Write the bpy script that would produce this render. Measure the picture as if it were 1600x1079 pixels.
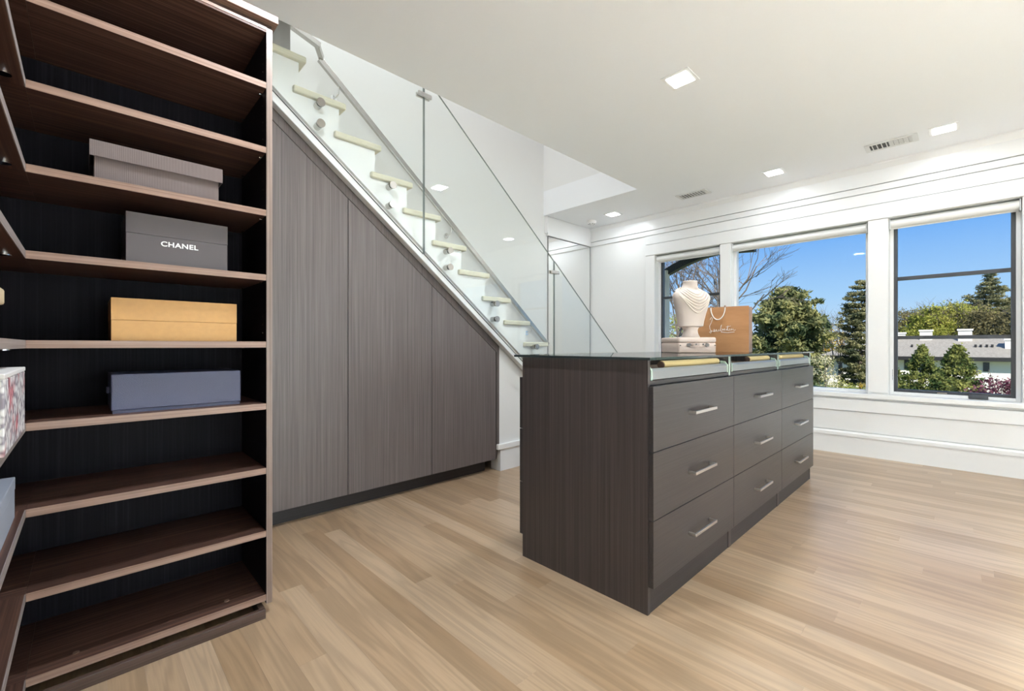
import bpy, math, random
import numpy as np
from mathutils import Vector, Matrix

# ------------------------------------------------------------------ clearing
for o in list(bpy.data.objects):
    bpy.data.objects.remove(o, do_unlink=True)
scene = bpy.context.scene
COL = scene.collection
random.seed(7)
rng = np.random.default_rng(11)

# ------------------------------------------------------------------ camera
F_PX, YAW, CAM_H = 689.0, math.radians(45.94), 1.0
cam_data = bpy.data.cameras.new('camera')
cam_data.sensor_width = 36.0
cam_data.sensor_fit = 'HORIZONTAL'
cam_data.lens = F_PX / 1600.0 * 36.0
cam_data.clip_start = 0.02
cam_data.clip_end = 2000
cam = bpy.data.objects.new('camera', cam_data)
cam.location = (0, 0, CAM_H)
cam.rotation_euler = (math.pi / 2, 0, YAW - math.pi / 2)
COL.objects.link(cam)
scene.camera = cam

# ------------------------------------------------------------------ sky, sun, exposure
SKY_STRENGTH, SUN_STRENGTH = 0.86, 6.2
LAMP_W, REAR_FILL_W, STAIR_W = 19.0, 155.0, 27.0
scene.view_settings.view_transform = 'Standard'
scene.view_settings.look = 'None'
scene.view_settings.gamma = 1.0
scene.view_settings.use_curve_mapping = False
scene.view_settings.exposure = 0.24

world = bpy.data.worlds.new('sky')
scene.world = world
world.use_nodes = True
wn, wl = world.node_tree.nodes, world.node_tree.links
wn.clear()
w_out = wn.new('ShaderNodeOutputWorld')
w_bg = wn.new('ShaderNodeBackground')
w_bg.inputs['Strength'].default_value = SKY_STRENGTH
w_tc = wn.new('ShaderNodeTexCoord')
w_sep = wn.new('ShaderNodeSeparateXYZ')
w_ramp = wn.new('ShaderNodeValToRGB')
wl.new(w_tc.outputs['Generated'], w_sep.inputs[0])
wl.new(w_sep.outputs['Z'], w_ramp.inputs[0])
wl.new(w_ramp.outputs[0], w_bg.inputs[0])
wl.new(w_bg.outputs[0], w_out.inputs[0])
cr = w_ramp.color_ramp
cr.elements[0].position = 0.0
cr.elements[0].color = (0.60, 0.76, 0.93, 1)
cr.elements[1].position = 1.0
cr.elements[1].color = (0.05, 0.20, 0.62, 1)
for p, c in ((0.09, (0.40, 0.66, 0.97, 1)), (0.22, (0.15, 0.42, 0.94, 1)), (0.42, (0.08, 0.30, 0.82, 1))):
    e = cr.elements.new(p)
    e.color = c

sun_d = bpy.data.lights.new('sun', 'SUN')
sun_d.energy = SUN_STRENGTH
sun_d.angle = 0.009
sun_d.color = (1.0, 0.93, 0.80)
sun = bpy.data.objects.new('sun', sun_d)
sun.rotation_euler = Vector((0.55, 0.42, -0.62)).to_track_quat('-Z', 'Y').to_euler()
sun.location = (0, 0, 30)
COL.objects.link(sun)


# ------------------------------------------------------------------ materials
def new_mat(name):
    m = bpy.data.materials.new(name)
    m.use_nodes = True
    nt = m.node_tree
    b = nt.nodes['Principled BSDF']
    return m, nt, b


def plain(name, col, rough=0.5, metal=0.0, spec=0.5, emit=None, es=0.0, noise=0.0, nscale=30.0, bump=0.0):
    m, nt, b = new_mat(name)
    b.inputs['Base Color'].default_value = (*col, 1)
    b.inputs['Roughness'].default_value = rough
    b.inputs['Metallic'].default_value = metal
    b.inputs['Specular IOR Level'].default_value = spec
    if emit:
        b.inputs['Emission Color'].default_value = (*emit, 1)
        b.inputs['Emission Strength'].default_value = es
    if noise or bump:
        tc = nt.nodes.new('ShaderNodeTexCoord')
        n = nt.nodes.new('ShaderNodeTexNoise')
        n.inputs['Scale'].default_value = nscale
        n.inputs['Detail'].default_value = 4
        nt.links.new(tc.outputs['Object'], n.inputs['Vector'])
        if noise:
            r = nt.nodes.new('ShaderNodeValToRGB')
            r.color_ramp.elements[0].position = .3
            r.color_ramp.elements[1].position = .7
            r.color_ramp.elements[0].color = (*[c * (1 - noise) for c in col], 1)
            r.color_ramp.elements[1].color = (*[min(1, c * (1 + noise)) for c in col], 1)
            nt.links.new(n.outputs[0], r.inputs[0])
            nt.links.new(r.outputs[0], b.inputs['Base Color'])
        if bump:
            bp = nt.nodes.new('ShaderNodeBump')
            bp.inputs['Strength'].default_value = bump
            bp.inputs['Distance'].default_value = .002
            nt.links.new(n.outputs[0], bp.inputs['Height'])
            nt.links.new(bp.outputs[0], b.inputs['Normal'])
    return m


def wood(name, c_dark, c_mid, c_light, axis='z', fine=90.0, along=1.2, rough=0.42, bump=0.15, coat=0.0, lo=.30, hi=.72, spec=.5):
    """streaky veneer, the grain runs along one axis"""
    m, nt, b = new_mat(name)
    N, L = nt.nodes, nt.links
    tc = N.new('ShaderNodeTexCoord')
    oi = N.new('ShaderNodeObjectInfo')
    mul = N.new('ShaderNodeVectorMath')
    mul.operation = 'SCALE'
    mul.inputs[0].default_value = (3.1, 5.3, 7.7)
    L.new(oi.outputs['Random'], mul.inputs['Scale'])
    add = N.new('ShaderNodeVectorMath')
    L.new(tc.outputs['Object'], add.inputs[0])
    L.new(mul.outputs[0], add.inputs[1])
    mp = N.new('ShaderNodeMapping')
    s = [fine, fine, fine]
    s['xyz'.index(axis)] = along
    mp.inputs['Scale'].default_value = s
    L.new(add.outputs[0], mp.inputs['Vector'])
    n1 = N.new('ShaderNodeTexNoise')
    n1.inputs['Scale'].default_value = 1.0
    n1.inputs['Detail'].default_value = 5
    n1.inputs['Roughness'].default_value = .65
    L.new(mp.outputs[0], n1.inputs['Vector'])
    r = N.new('ShaderNodeValToRGB')
    r.color_ramp.elements[0].position = lo
    r.color_ramp.elements[0].color = (*c_dark, 1)
    r.color_ramp.elements[1].position = hi
    r.color_ramp.elements[1].color = (*c_light, 1)
    e = r.color_ramp.elements.new((lo + hi) / 2)
    e.color = (*c_mid, 1)
    L.new(n1.outputs[0], r.inputs[0])
    L.new(r.outputs[0], b.inputs['Base Color'])
    b.inputs['Roughness'].default_value = rough
    b.inputs['Coat Weight'].default_value = coat
    b.inputs['Specular IOR Level'].default_value = spec
    if bump:
        bp = N.new('ShaderNodeBump')
        bp.inputs['Strength'].default_value = bump
        bp.inputs['Distance'].default_value = .001
        L.new(n1.outputs[0], bp.inputs['Height'])
        L.new(bp.outputs[0], b.inputs['Normal'])
    return m


def oak_floor():
    m, nt, b = new_mat('oak_plank')
    N, L = nt.nodes, nt.links
    tc = N.new('ShaderNodeTexCoord')
    oi = N.new('ShaderNodeObjectInfo')
    mul = N.new('ShaderNodeVectorMath')
    mul.operation = 'SCALE'
    mul.inputs[0].default_value = (13.1, 45.3, 7.7)
    L.new(oi.outputs['Random'], mul.inputs['Scale'])
    add = N.new('ShaderNodeVectorMath')
    L.new(tc.outputs['Object'], add.inputs[0])
    L.new(mul.outputs[0], add.inputs[1])
    mp = N.new('ShaderNodeMapping')
    mp.inputs['Scale'].default_value = (26, 1.6, 1)
    L.new(add.outputs[0], mp.inputs['Vector'])
    # cathedral figure
    wv = N.new('ShaderNodeTexNoise')
    wv.inputs['Scale'].default_value = .55
    wv.inputs['Detail'].default_value = 2
    wv.inputs['Distortion'].default_value = .6
    L.new(mp.outputs[0], wv.inputs['Vector'])
    m1 = N.new('ShaderNodeMath')
    m1.operation = 'MULTIPLY'
    m1.inputs[1].default_value = 34
    L.new(wv.outputs[0], m1.inputs[0])
    sn = N.new('ShaderNodeMath')
    sn.operation = 'SINE'
    L.new(m1.outputs[0], sn.inputs[0])
    mr = N.new('ShaderNodeMapRange')
    mr.inputs['From Min'].default_value = -1
    mr.inputs['From Max'].default_value = 1
    L.new(sn.outputs[0], mr.inputs['Value'])
    # pores
    mp2 = N.new('ShaderNodeMapping')
    mp2.inputs['Scale'].default_value = (220, 7, 1)
    L.new(add.outputs[0], mp2.inputs['Vector'])
    n2 = N.new('ShaderNodeTexNoise')
    n2.inputs['Scale'].default_value = 1
    n2.inputs['Detail'].default_value = 4
    L.new(mp2.outputs[0], n2.inputs['Vector'])
    ramp = N.new('ShaderNodeValToRGB')
    ramp.color_ramp.elements[0].color = (0.43, 0.285, 0.170, 1)
    ramp.color_ramp.elements[1].color = (0.60, 0.44, 0.30, 1)
    e = ramp.color_ramp.elements.new(.5)
    e.color = (0.52, 0.365, 0.235, 1)
    L.new(oi.outputs['Random'], ramp.inputs[0])
    mx = N.new('ShaderNodeMix')
    mx.data_type = 'RGBA'
    mx.blend_type = 'MULTIPLY'
    mx.inputs['Factor'].default_value = .18
    L.new(ramp.outputs[0], mx.inputs['A'])
    L.new(mr.outputs[0], mx.inputs['B'])
    mx2 = N.new('ShaderNodeMix')
    mx2.data_type = 'RGBA'
    mx2.blend_type = 'MULTIPLY'
    mx2.inputs['Factor'].default_value = .22
    L.new(mx.outputs['Result'], mx2.inputs['A'])
    L.new(n2.outputs[0], mx2.inputs['B'])
    L.new(mx2.outputs['Result'], b.inputs['Base Color'])
    b.inputs['Roughness'].default_value = .30
    b.inputs['Specular IOR Level'].default_value = .55
    bp = N.new('ShaderNodeBump')
    bp.inputs['Strength'].default_value = .06
    bp.inputs['Distance'].default_value = .001
    L.new(n2.outputs[0], bp.inputs['Height'])
    L.new(bp.outputs[0], b.inputs['Normal'])
    return m


def clear_glass(name, tint=(1, 1, 1), ior=1.45, rough=0.0):
    m = bpy.data.materials.new(name)
    m.use_nodes = True
    nt = m.node_tree
    nt.nodes.clear()
    o = nt.nodes.new('ShaderNodeOutputMaterial')
    mix = nt.nodes.new('ShaderNodeMixShader')
    tr = nt.nodes.new('ShaderNodeBsdfTransparent')
    gl = nt.nodes.new('ShaderNodeBsdfGlossy')
    fr = nt.nodes.new('ShaderNodeFresnel')
    fr.inputs['IOR'].default_value = ior
    tr.inputs['Color'].default_value = (*tint, 1)
    gl.inputs['Roughness'].default_value = rough
    ge = nt.nodes.new('ShaderNodeNewGeometry')      # both faces of a sheet reflect alike
    mr = nt.nodes.new('ShaderNodeMapRange')
    mr.inputs['To Min'].default_value = ior
    mr.inputs['To Max'].default_value = 1 / ior
    nt.links.new(ge.outputs['Backfacing'], mr.inputs['Value'])
    nt.links.new(mr.outputs[0], fr.inputs['IOR'])
    nt.links.new(fr.outputs[0], mix.inputs[0])
    nt.links.new(tr.outputs[0], mix.inputs[1])
    nt.links.new(gl.outputs[0], mix.inputs[2])
    nt.links.new(mix.outputs[0], o.inputs[0])
    return m


def leafy(name, c1, c2, scale=1.5, trans=.3):
    m = bpy.data.materials.new(name)
    m.use_nodes = True
    nt = m.node_tree
    nt.nodes.clear()
    N, L = nt.nodes, nt.links
    o = N.new('ShaderNodeOutputMaterial')
    mix = N.new('ShaderNodeMixShader')
    d = N.new('ShaderNodeBsdfDiffuse')
    t = N.new('ShaderNodeBsdfTranslucent')
    mix.inputs[0].default_value = trans
    tc = N.new('ShaderNodeTexCoord')
    n = N.new('ShaderNodeTexNoise')
    n.inputs['Scale'].default_value = scale
    n.inputs['Detail'].default_value = 6
    r = N.new('ShaderNodeValToRGB')
    r.color_ramp.elements[0].position = .38
    r.color_ramp.elements[0].color = (*c1, 1)
    r.color_ramp.elements[1].position = .62
    r.color_ramp.elements[1].color = (*c2, 1)
    L.new(tc.outputs['Object'], n.inputs['Vector'])
    L.new(n.outputs[0], r.inputs[0])
    L.new(r.outputs[0], d.inputs[0])
    L.new(r.outputs[0], t.inputs[0])
    L.new(d.outputs[0], mix.inputs[1])
    L.new(t.outputs[0], mix.inputs[2])
    L.new(mix.outputs[0], o.inputs[0])
    return m


M = {}
M['white'] = plain('white_paint', (.84, .84, .835), .45)
M['wall'] = plain('wall_paint', (.83, .83, .82), .55)
M['ceil'] = plain('ceiling_paint', (.895, .905, .925), .7)
M['trim'] = plain('trim_paint', (.85, .85, .85), .3)
M['shaded_white_paint'] = plain('shaded_white_paint', (.34, .32, .31), .6)  # white stub wall, its stairwell shade put into the colour
M['line'] = plain('dark_mirror_edge', (.20, .20, .20), .8)  # thin dark edging of the wall mirror
M['oak'] = oak_floor()
M['cab'] = wood('grey_brown_veneer', (0.0924, 0.0757, 0.0722), (0.1320, 0.1101, 0.1061), (0.1760, 0.1505, 0.1462), 'z', 120, 1.4, .42, .12)
M['cab_frame'] = wood('grey_brown_veneer_frame', (0.0817, 0.0664, 0.0613), (0.1118, 0.0924, 0.0865), (0.1419, 0.1218, 0.1159), 'z', 120, 1.4, .42, .12)
M['isl_v'] = wood('dark_veneer_upright', (.038, .029, .028), (.058, .046, .044), (.088, .072, .068), 'z', 130, 1.2, .40, .12)
M['isl_h'] = wood('dark_veneer_level', (0.0298, 0.0248, 0.0250), (0.0397, 0.0341, 0.0339), (0.0508, 0.0440, 0.0442), 'x', 130, 1.6, .33, .22)
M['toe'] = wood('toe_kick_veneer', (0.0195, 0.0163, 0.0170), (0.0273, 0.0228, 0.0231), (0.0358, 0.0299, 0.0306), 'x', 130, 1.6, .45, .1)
M['shelf_x'] = wood('walnut_shelf_across', (.036, .018, .015), (.085, .044, .033), (.20, .108, .078), 'x', 110, .9, .42, .1, spec=.25)
M['shelf_y'] = wood('walnut_shelf_along', (.036, .018, .015), (.085, .044, .033), (.20, .108, .078), 'y', 110, .9, .42, .1, spec=.25)
M['edge_x'] = wood('walnut_edge_across', (.165, .095, .068), (.27, .168, .125), (.37, .252, .198), 'x', 160, 1.2, .4, .08)
M['edge_y'] = wood('walnut_edge_window_lit', (.20, .16, .15), (.29, .25, .24), (.37, .33, .32), 'y', 160, 1.2, .4, .08)  # walnut edge greyed: light from the windows put into its colour
M['edge_z'] = wood('walnut_edge_upright', (.14, .10, .08), (.22, .16, .132), (.30, .225, .19), 'z', 160, 1.2, .4, .08)
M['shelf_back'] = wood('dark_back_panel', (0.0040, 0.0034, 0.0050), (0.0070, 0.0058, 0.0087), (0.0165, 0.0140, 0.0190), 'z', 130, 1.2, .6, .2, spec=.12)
M['plinth'] = wood('walnut_plinth', (.045, .026, .02), (.075, .046, .036), (.11, .07, .055), 'x', 110, .9, .4, .1)
M['tread'] = wood('pale_oak_tread', (.60, .56, .43), (.67, .63, .50), (.72, .68, .56), 'x', 90, 2, .45, .05)
M['glass'] = clear_glass('balustrade_glass', (.975, .99, .985), 1.45)
M['glass_edge'] = plain('glass_edge', (.27, .31, .30), .15)
M['pane'] = clear_glass('window_glass', (.985, .99, .99), 1.15)
M['top_glass'] = clear_glass('smoked_top_glass', (.70, .76, .75), 1.5)
M['top_edge'] = plain('smoked_glass_edge', (.03, .04, .042), .12)
M['div_glass'] = plain('pale_green_glass_edge', (.42, .52, .45), .2)
M['steel'] = plain('brushed_steel', (.50, .48, .45), .25, 1.0)
M['nickel'] = plain('satin_nickel', (.66, .63, .60), .3, 1.0)
M['chrome'] = plain('chrome', (.75, .75, .75), .12, 1.0)
M['alu'] = plain('brushed_aluminium', (.46, .46, .47), .32, .85)
M['mirror'] = plain('mirror_silver', (.90, .905, .90), .0, 1.0)
M['black_frame'] = plain('charcoal_window_frame', (.045, .050, .058), .4)
M['shade'] = plain('roller_shade_fabric', (.80, .80, .79), .6)
M['lens'] = plain('lamp_lens', (1, 1, 1), .3, emit=(1, .98, .95), es=9.0)
M['vent'] = plain('vent_enamel', (.74, .74, .73), .4)
M['vent_dark'] = plain('vent_shadow', (.08, .08, .08), .8)
M['velvet'] = plain('brown_velvet', (.10, .052, .035), .85)
M['gold'] = plain('gold_pad', (.60, .44, .20), .55)


# ------------------------------------------------------------------ builders
class MB:
    def __init__(self):
        self.v, self.f = [], []

    def add(self, vs, fs):
        b = len(self.v)
        self.v += [tuple(p) for p in vs]
        self.f += [tuple(i + b for i in f) for f in fs]
        return self

    def box(self, x0, x1, y0, y1, z0, z1):
        vs = [(x, y, z) for z in (z0, z1) for x, y in ((x0, y0), (x1, y0), (x1, y1), (x0, y1))]
        fs = [(3, 2, 1, 0), (4, 5, 6, 7), (0, 1, 5, 4), (1, 2, 6, 5), (2, 3, 7, 6), (3, 0, 4, 7)]
        return self.add(vs, fs)

    def prism_xz(self, poly, y0, y1):
        """polygon given in x,z (any winding), extruded along y"""
        a = sum(poly[i][0] * poly[(i + 1) % len(poly)][1] - poly[(i + 1) % len(poly)][0] * poly[i][1] for i in range(len(poly)))
        if a < 0:
            poly = poly[::-1]
        n = len(poly)
        vs = [(x, y0, z) for x, z in poly] + [(x, y1, z) for x, z in poly]
        fs = [tuple(range(n)), tuple(range(2 * n - 1, n - 1, -1))]
        fs += [(i, i + n, (i + 1) % n + n, (i + 1) % n) for i in range(n)]
        return self.add(vs, fs)

    def prism_yz(self, poly, x0, x1):
        a = sum(poly[i][0] * poly[(i + 1) % len(poly)][1] - poly[(i + 1) % len(poly)][0] * poly[i][1] for i in range(len(poly)))
        if a > 0:
            poly = poly[::-1]
        n = len(poly)
        vs = [(x0, y, z) for y, z in poly] + [(x1, y, z) for y, z in poly]
        fs = [tuple(range(n)), tuple(range(2 * n - 1, n - 1, -1))]
        fs += [(i, i + n, (i + 1) % n + n, (i + 1) % n) for i in range(n)]
        return self.add(vs, fs)

    def prism_xy(self, poly, z0, z1):
        a = sum(poly[i][0] * poly[(i + 1) % len(poly)][1] - poly[(i + 1) % len(poly)][0] * poly[i][1] for i in range(len(poly)))
        if a < 0:
            poly = poly[::-1]
        n = len(poly)
        vs = [(x, y, z0) for x, y in poly] + [(x, y, z1) for x, y in poly]
        fs = [tuple(range(n - 1, -1, -1)), tuple(range(n, 2 * n))]
        fs += [(i, (i + 1) % n, (i + 1) % n + n, i + n) for i in range(n)]
        return self.add(vs, fs)

    def tube(self, pts, rad, n=8, caps=True):
        pts = [Vector(p) for p in pts]
        rads = rad if hasattr(rad, '__len__') else [rad] * len(pts)
        rings = []
        prev = None
        for i, p in enumerate(pts):
            t = (pts[min(i + 1, len(pts) - 1)] - pts[max(i - 1, 0)]).normalized()
            if prev is None:
                a = Vector((0, 0, 1)) if abs(t.z) < .9 else Vector((1, 0, 0))
                u = t.cross(a).normalized()
            else:
                u = (prev - t * prev.dot(t)).normalized()
            prev = u
            w = t.cross(u)
            rings.append([p + (u * math.cos(k * 2 * math.pi / n) + w * math.sin(k * 2 * math.pi / n)) * rads[i] for k in range(n)])
        b = len(self.v)
        for r in rings:
            self.v += [tuple(q) for q in r]
        for i in range(len(rings) - 1):
            for k in range(n):
                self.f.append((b + i * n + k, b + i * n + (k + 1) % n, b + (i + 1) * n + (k + 1) % n, b + (i + 1) * n + k))
        if caps:
            self.f.append(tuple(b + k for k in range(n - 1, -1, -1)))
            self.f.append(tuple(b + (len(rings) - 1) * n + k for k in range(n)))
        return self

    def rbar(self, pts, w, h, up=(0, 0, 1)):
        """rectangular bar swept along points; w sideways, h along up"""
        pts = [Vector(p) for p in pts]
        up = Vector(up)
        b = len(self.v)
        n = len(pts)
        for i, p in enumerate(pts):
            t = (pts[min(i + 1, n - 1)] - pts[max(i - 1, 0)]).normalized()
            s = t.cross(up).normalized()
            u = s.cross(t).normalized()
            for a, c in ((-1, -1), (1, -1), (1, 1), (-1, 1)):
                self.v.append(tuple(p + s * (a * w / 2) + u * (c * h / 2)))
        for i in range(n - 1):
            for k in range(4):
                self.f.append((b + i * 4 + k, b + i * 4 + (k + 1) % 4, b + (i + 1) * 4 + (k + 1) % 4, b + (i + 1) * 4 + k))
        self.f.append((b + 3, b + 2, b + 1, b))
        e = b + (n - 1) * 4
        self.f.append((e, e + 1, e + 2, e + 3))
        return self

    def loft(self, rings, caps=True):
        n = len(rings[0])
        b = len(self.v)
        for r in rings:
            self.v += [tuple(p) for p in r]
        for i in range(len(rings) - 1):
            for k in range(n):
                self.f.append((b + i * n + k, b + i * n + (k + 1) % n, b + (i + 1) * n + (k + 1) % n, b + (i + 1) * n + k))
        if caps:
            self.f.append(tuple(b + k for k in range(n - 1, -1, -1)))
            self.f.append(tuple(b + (len(rings) - 1) * n + k for k in range(n)))
        return self

    def build(self, name, mat, parent=None, smooth=False, bevel=0.0, seg=2, matrix=None):
        me = bpy.data.meshes.new(name)
        vs = self.v
        if matrix is not None:
            vs = [tuple(matrix @ Vector(p)) for p in vs]
        me.from_pydata(vs, [], self.f)
        me.materials.append(M[mat] if isinstance(mat, str) else mat)
        if smooth:
            me.polygons.foreach_set('use_smooth', [True] * len(me.polygons))
            me.set_sharp_from_angle(angle=math.radians(40))
        me.update()
        o = bpy.data.objects.new(name, me)
        COL.objects.link(o)
        if parent is not None:
            o.parent = parent
        if bevel:
            md = o.modifiers.new('bevel', 'BEVEL')
            md.width = bevel
            md.segments = seg
            md.limit_method = 'ANGLE'
        return o


def box(x0, x1, y0, y1, z0, z1):
    return MB().box(x0, x1, y0, y1, z0, z1)


def tag(o, label, cat, group=None, kind=None):
    o['label'] = label
    o['category'] = cat
    if group:
        o['group'] = group
    if kind:
        o['kind'] = kind
    return o


def empty(name, label, cat, loc=(0, 0, 0), rz=0.0, group=None, kind=None):
    o = bpy.data.objects.new(name, None)
    o.empty_display_size = .1
    COL.objects.link(o)
    o.location = loc
    o.rotation_euler = (0, 0, rz)
    return tag(o, label, cat, group, kind)


# ------------------------------------------------------------------ room measures
XW = 5.07            # window wall
YF = 3.67            # far wall behind the stairs
XL, YB = -0.56, -2.6  # walls beside and behind the camera
ZC = 2.614           # ceiling
OPX0, OPX1, OPY = -0.56, 4.10, 2.375   # stairwell opening
ZS = 5.3             # top of the stairwell

# ------------------------------------------------------------------ floor
floor = tag(box(XL, XW + .25, YB, YF + .02, -.05, -.006).build('floor', 'oak'),
            'pale oak plank floor of the dressing room', 'floor', kind='structure')
PW = .0865
r2 = random.Random(3)
ix = 0
x = XL
while x < XW - .005:
    y = YB - r2.random() * 1.2
    x1 = min(x + PW, XW)
    while y < YF:
        ln = r2.uniform(.75, 1.9)
        a, b2 = max(y, YB), min(y + ln, YF)
        if b2 - a > .05:
            px_vis = b2 > .2 or x > 1.5
            box(x + .00015, x1 - .00015, a + .00015, b2 - .00015, -.006, 0).build('plank', 'oak', floor)
        y += ln
    x += PW

# ------------------------------------------------------------------ ceiling with the stairwell opening
ce = MB()
ce.box(XL - .1, XW + .25, YB - .1, OPY, ZC, ZC + .3)
ce.box(OPX1, XW + .25, OPY, YF + .1, ZC, ZC + .3)
tag(ce.build('ceiling', 'ceil'), 'flat white ceiling open above the stairs', 'ceiling', kind='structure')

# ------------------------------------------------------------------ window wall
WT = .16  # wall thickness at the recess
WIN = [(1.911, 2.688), (.626, 1.796), (-.285, .483)]
ZW0, ZW1 = .565, 2.118
EXTRA = (-1.75, -.62)     # one more window to the right, outside the picture
wr = MB()
ys = sorted([YB - .1, YF + .1] + [v for w in WIN for v in w] + list(EXTRA))
wr.box(XW, XW + WT, YB - .1, YF + .1, -.3, ZW0)
wr.box(XW, XW + WT, YB - .1, YF + .1, ZW1, ZC + .3)
for a, b in ((ys[0], ys[1]), (ys[2], ys[3]), (ys[4], ys[5]), (ys[6], ys[7]), (ys[8], ys[9])):
    wr.box(XW, XW + WT, a, b, ZW0, ZW1)
wall_right = tag(wr.build('wall_right', 'wall'), 'white panelled wall holding the windows', 'wall', kind='structure')
# boards that lie on the wall
Y0, Y1 = YB, YF
box(XW - .024, XW, Y0, Y1, 2.432, 2.556).build('frieze_board', 'trim', wall_right, bevel=.002)
box(XW - .021, XW, Y0, Y1, 2.370, 2.424).build('bead_board', 'trim', wall_right, bevel=.002)
box(XW - .018, XW, Y0, 2.812, 2.258, 2.362).build('panel_board', 'trim', wall_right, bevel=.002)
box(XW - .026, XW, Y0, 2.812, ZW1 + .002, 2.251).build('header_casing', 'trim', wall_right, bevel=.002)
box(XW - .018, XW, 2.690, 2.812, ZW0 + .02, ZW1).build('side_casing', 'trim', wall_right, bevel=.002)
box(XW - .018, XW, 1.799, 1.908, ZW0 + .02, ZW1).build('side_casing', 'trim', wall_right, bevel=.002)
box(XW - .018, XW, .486, .623, ZW0 + .02, ZW1).build('side_casing', 'trim', wall_right, bevel=.002)
box(XW - .018, XW, -.617, -.288, ZW0 + .02, ZW1).build('side_casing', 'trim', wall_right, bevel=.002)
box(XW - .030, XW, Y0, 2.83, .402, .505).build('apron_board', 'trim', wall_right, bevel=.002)
box(XW - .012, XW, Y0, 2.812, .215, .398).build('lower_board', 'trim', wall_right, bevel=.002)
sill = MB().prism_yz([(Y0, .527), (2.84, .527), (2.84, .566), (Y0, .566)], XW - .048, XW)
tag(sill.build('trim_1', 'trim', bevel=.004), 'white window stool running under all the windows', 'window sill', kind='structure')
tag(MB().prism_xz([(XW, 2.556), (XW - .022, 2.556), (XW - .05, 2.60), (XW - .05, ZC), (XW, ZC)], Y0, Y1).build('trim_2', 'trim'),
    'white crown moulding along the top of the window wall', 'moulding', kind='structure')
bb = MB().box(XW - .030, XW, Y0, YF, 0, .168)
bbr = tag(bb.build('baseboard_right', 'trim'), 'tall white baseboard under the windows', 'baseboard', kind='structure')
MB().prism_xz([(XW, .168), (XW - .042, .168), (XW - .042, .196), (XW - .026, .211), (XW, .211)], Y0, YF).build('baseboard_cap', 'trim', bbr)


def window(n, ya, yb, black, bars, label):
    w = empty('window_%d' % n, label, 'window', (0, 0, 0), kind='structure')
    xf = XW + .085      # inner face of the frame
    t = .026
    m = 'trim'
    f = MB()
    f.box(xf, xf + .07, ya, ya + t, ZW0, ZW1).box(xf, xf + .07, yb - t, yb, ZW0, ZW1)
    f.box(xf, xf + .07, ya + t, yb - t, ZW0, ZW0 + t).box(xf, xf + .07, ya + t, yb - t, ZW1 - t, ZW1)
    f.build('window_frame', m, w, bevel=.003)
    a, b, c, d = ya + t, yb - t, ZW0 + t, ZW1 - t
    if black:
        s = .024
        g = MB()
        xs = xf + .012
        g.box(xs, xs + .05, a, a + s, c, d).box(xs, xs + .05, b - s, b, c, d)
        g.box(xs, xs + .05, a + s, b - s, c, c + s).box(xs, xs + .05, a + s, b - s, d - s, d)
        g.build('sash', 'black_frame', w, bevel=.002)
        for z in bars:
            box(xs + .008, xs + .042, a + s, b - s, z - .015, z + .015).build('muntin', 'black_frame', w)
        zz = [c + s] + list(bars) + [d - s]
        for i in range(len(zz) - 1):
            box(xs + .022, xs + .028, a + s, b - s, zz[i] + (.0152 if i else 0), zz[i + 1] - (.0152 if i < len(zz) - 2 else 0)).build('pane', 'pane', w)
        ym = a + (b - a) * .28
        box(xs - .028, xs + .0, ym - .055, ym + .055, c - .022, c + .012).build('crank_cover', 'black_frame', w, bevel=.004)
        box(xs - .012, xs + .0, b + .004, b + .011, c + .10, c + .20).build('lock_lever', 'black_frame', w, bevel=.002)
        box(xs - .005, xs + .0, (a + b) / 2 + .02, (a + b) / 2 + .08, c + .004, c + .014).build('sash_catch', 'steel', w)
    else:
        box(xf + .03, xf + .036, a, b, c, d).build('pane', 'pane', w)
    return w


window(1, *WIN[0], True, (1.07, 1.59), 'narrow casement window behind the necklace bust')
window(2, *WIN[1], False, (), 'wide picture window looking at the tall pine')
window(3, *WIN[2], True, (1.07, 1.59), 'charcoal-framed casement window with two horizontal bars')
window(4, *EXTRA, False, (), 'plain window right of the casement, beyond the picture edge')


def roller(ya, yb, label):
    t = empty('roller_shade', label, 'window shade', (XW + .04, (ya + yb) / 2, 2.07), group='roller shades at the window heads')
    cy = (ya + yb) / 2
    w = (yb - ya) / 2 - .012
    MB().tube([(0, -w, 0), (0, w, 0)], .036, 20).build('fabric_roll', 'shade', t, smooth=True)
    for s in (-1, 1):
        box(-.034, .034, s * (w + .001) if s > 0 else -w - .008, w + .008 if s > 0 else -w - .001, -.05, .04).build('bracket', 'trim', t, bevel=.003)
    box(.018, .024, -w, w, -.045, -.01).build('shade_hem', 'shade', t)
    return t


roller(*WIN[0], 'white rolled-up shade above the narrow left window')
roller(*WIN[1], 'white rolled-up shade above the wide middle window')
roller(*WIN[2], 'white rolled-up shade above the window with two black bars')

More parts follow.
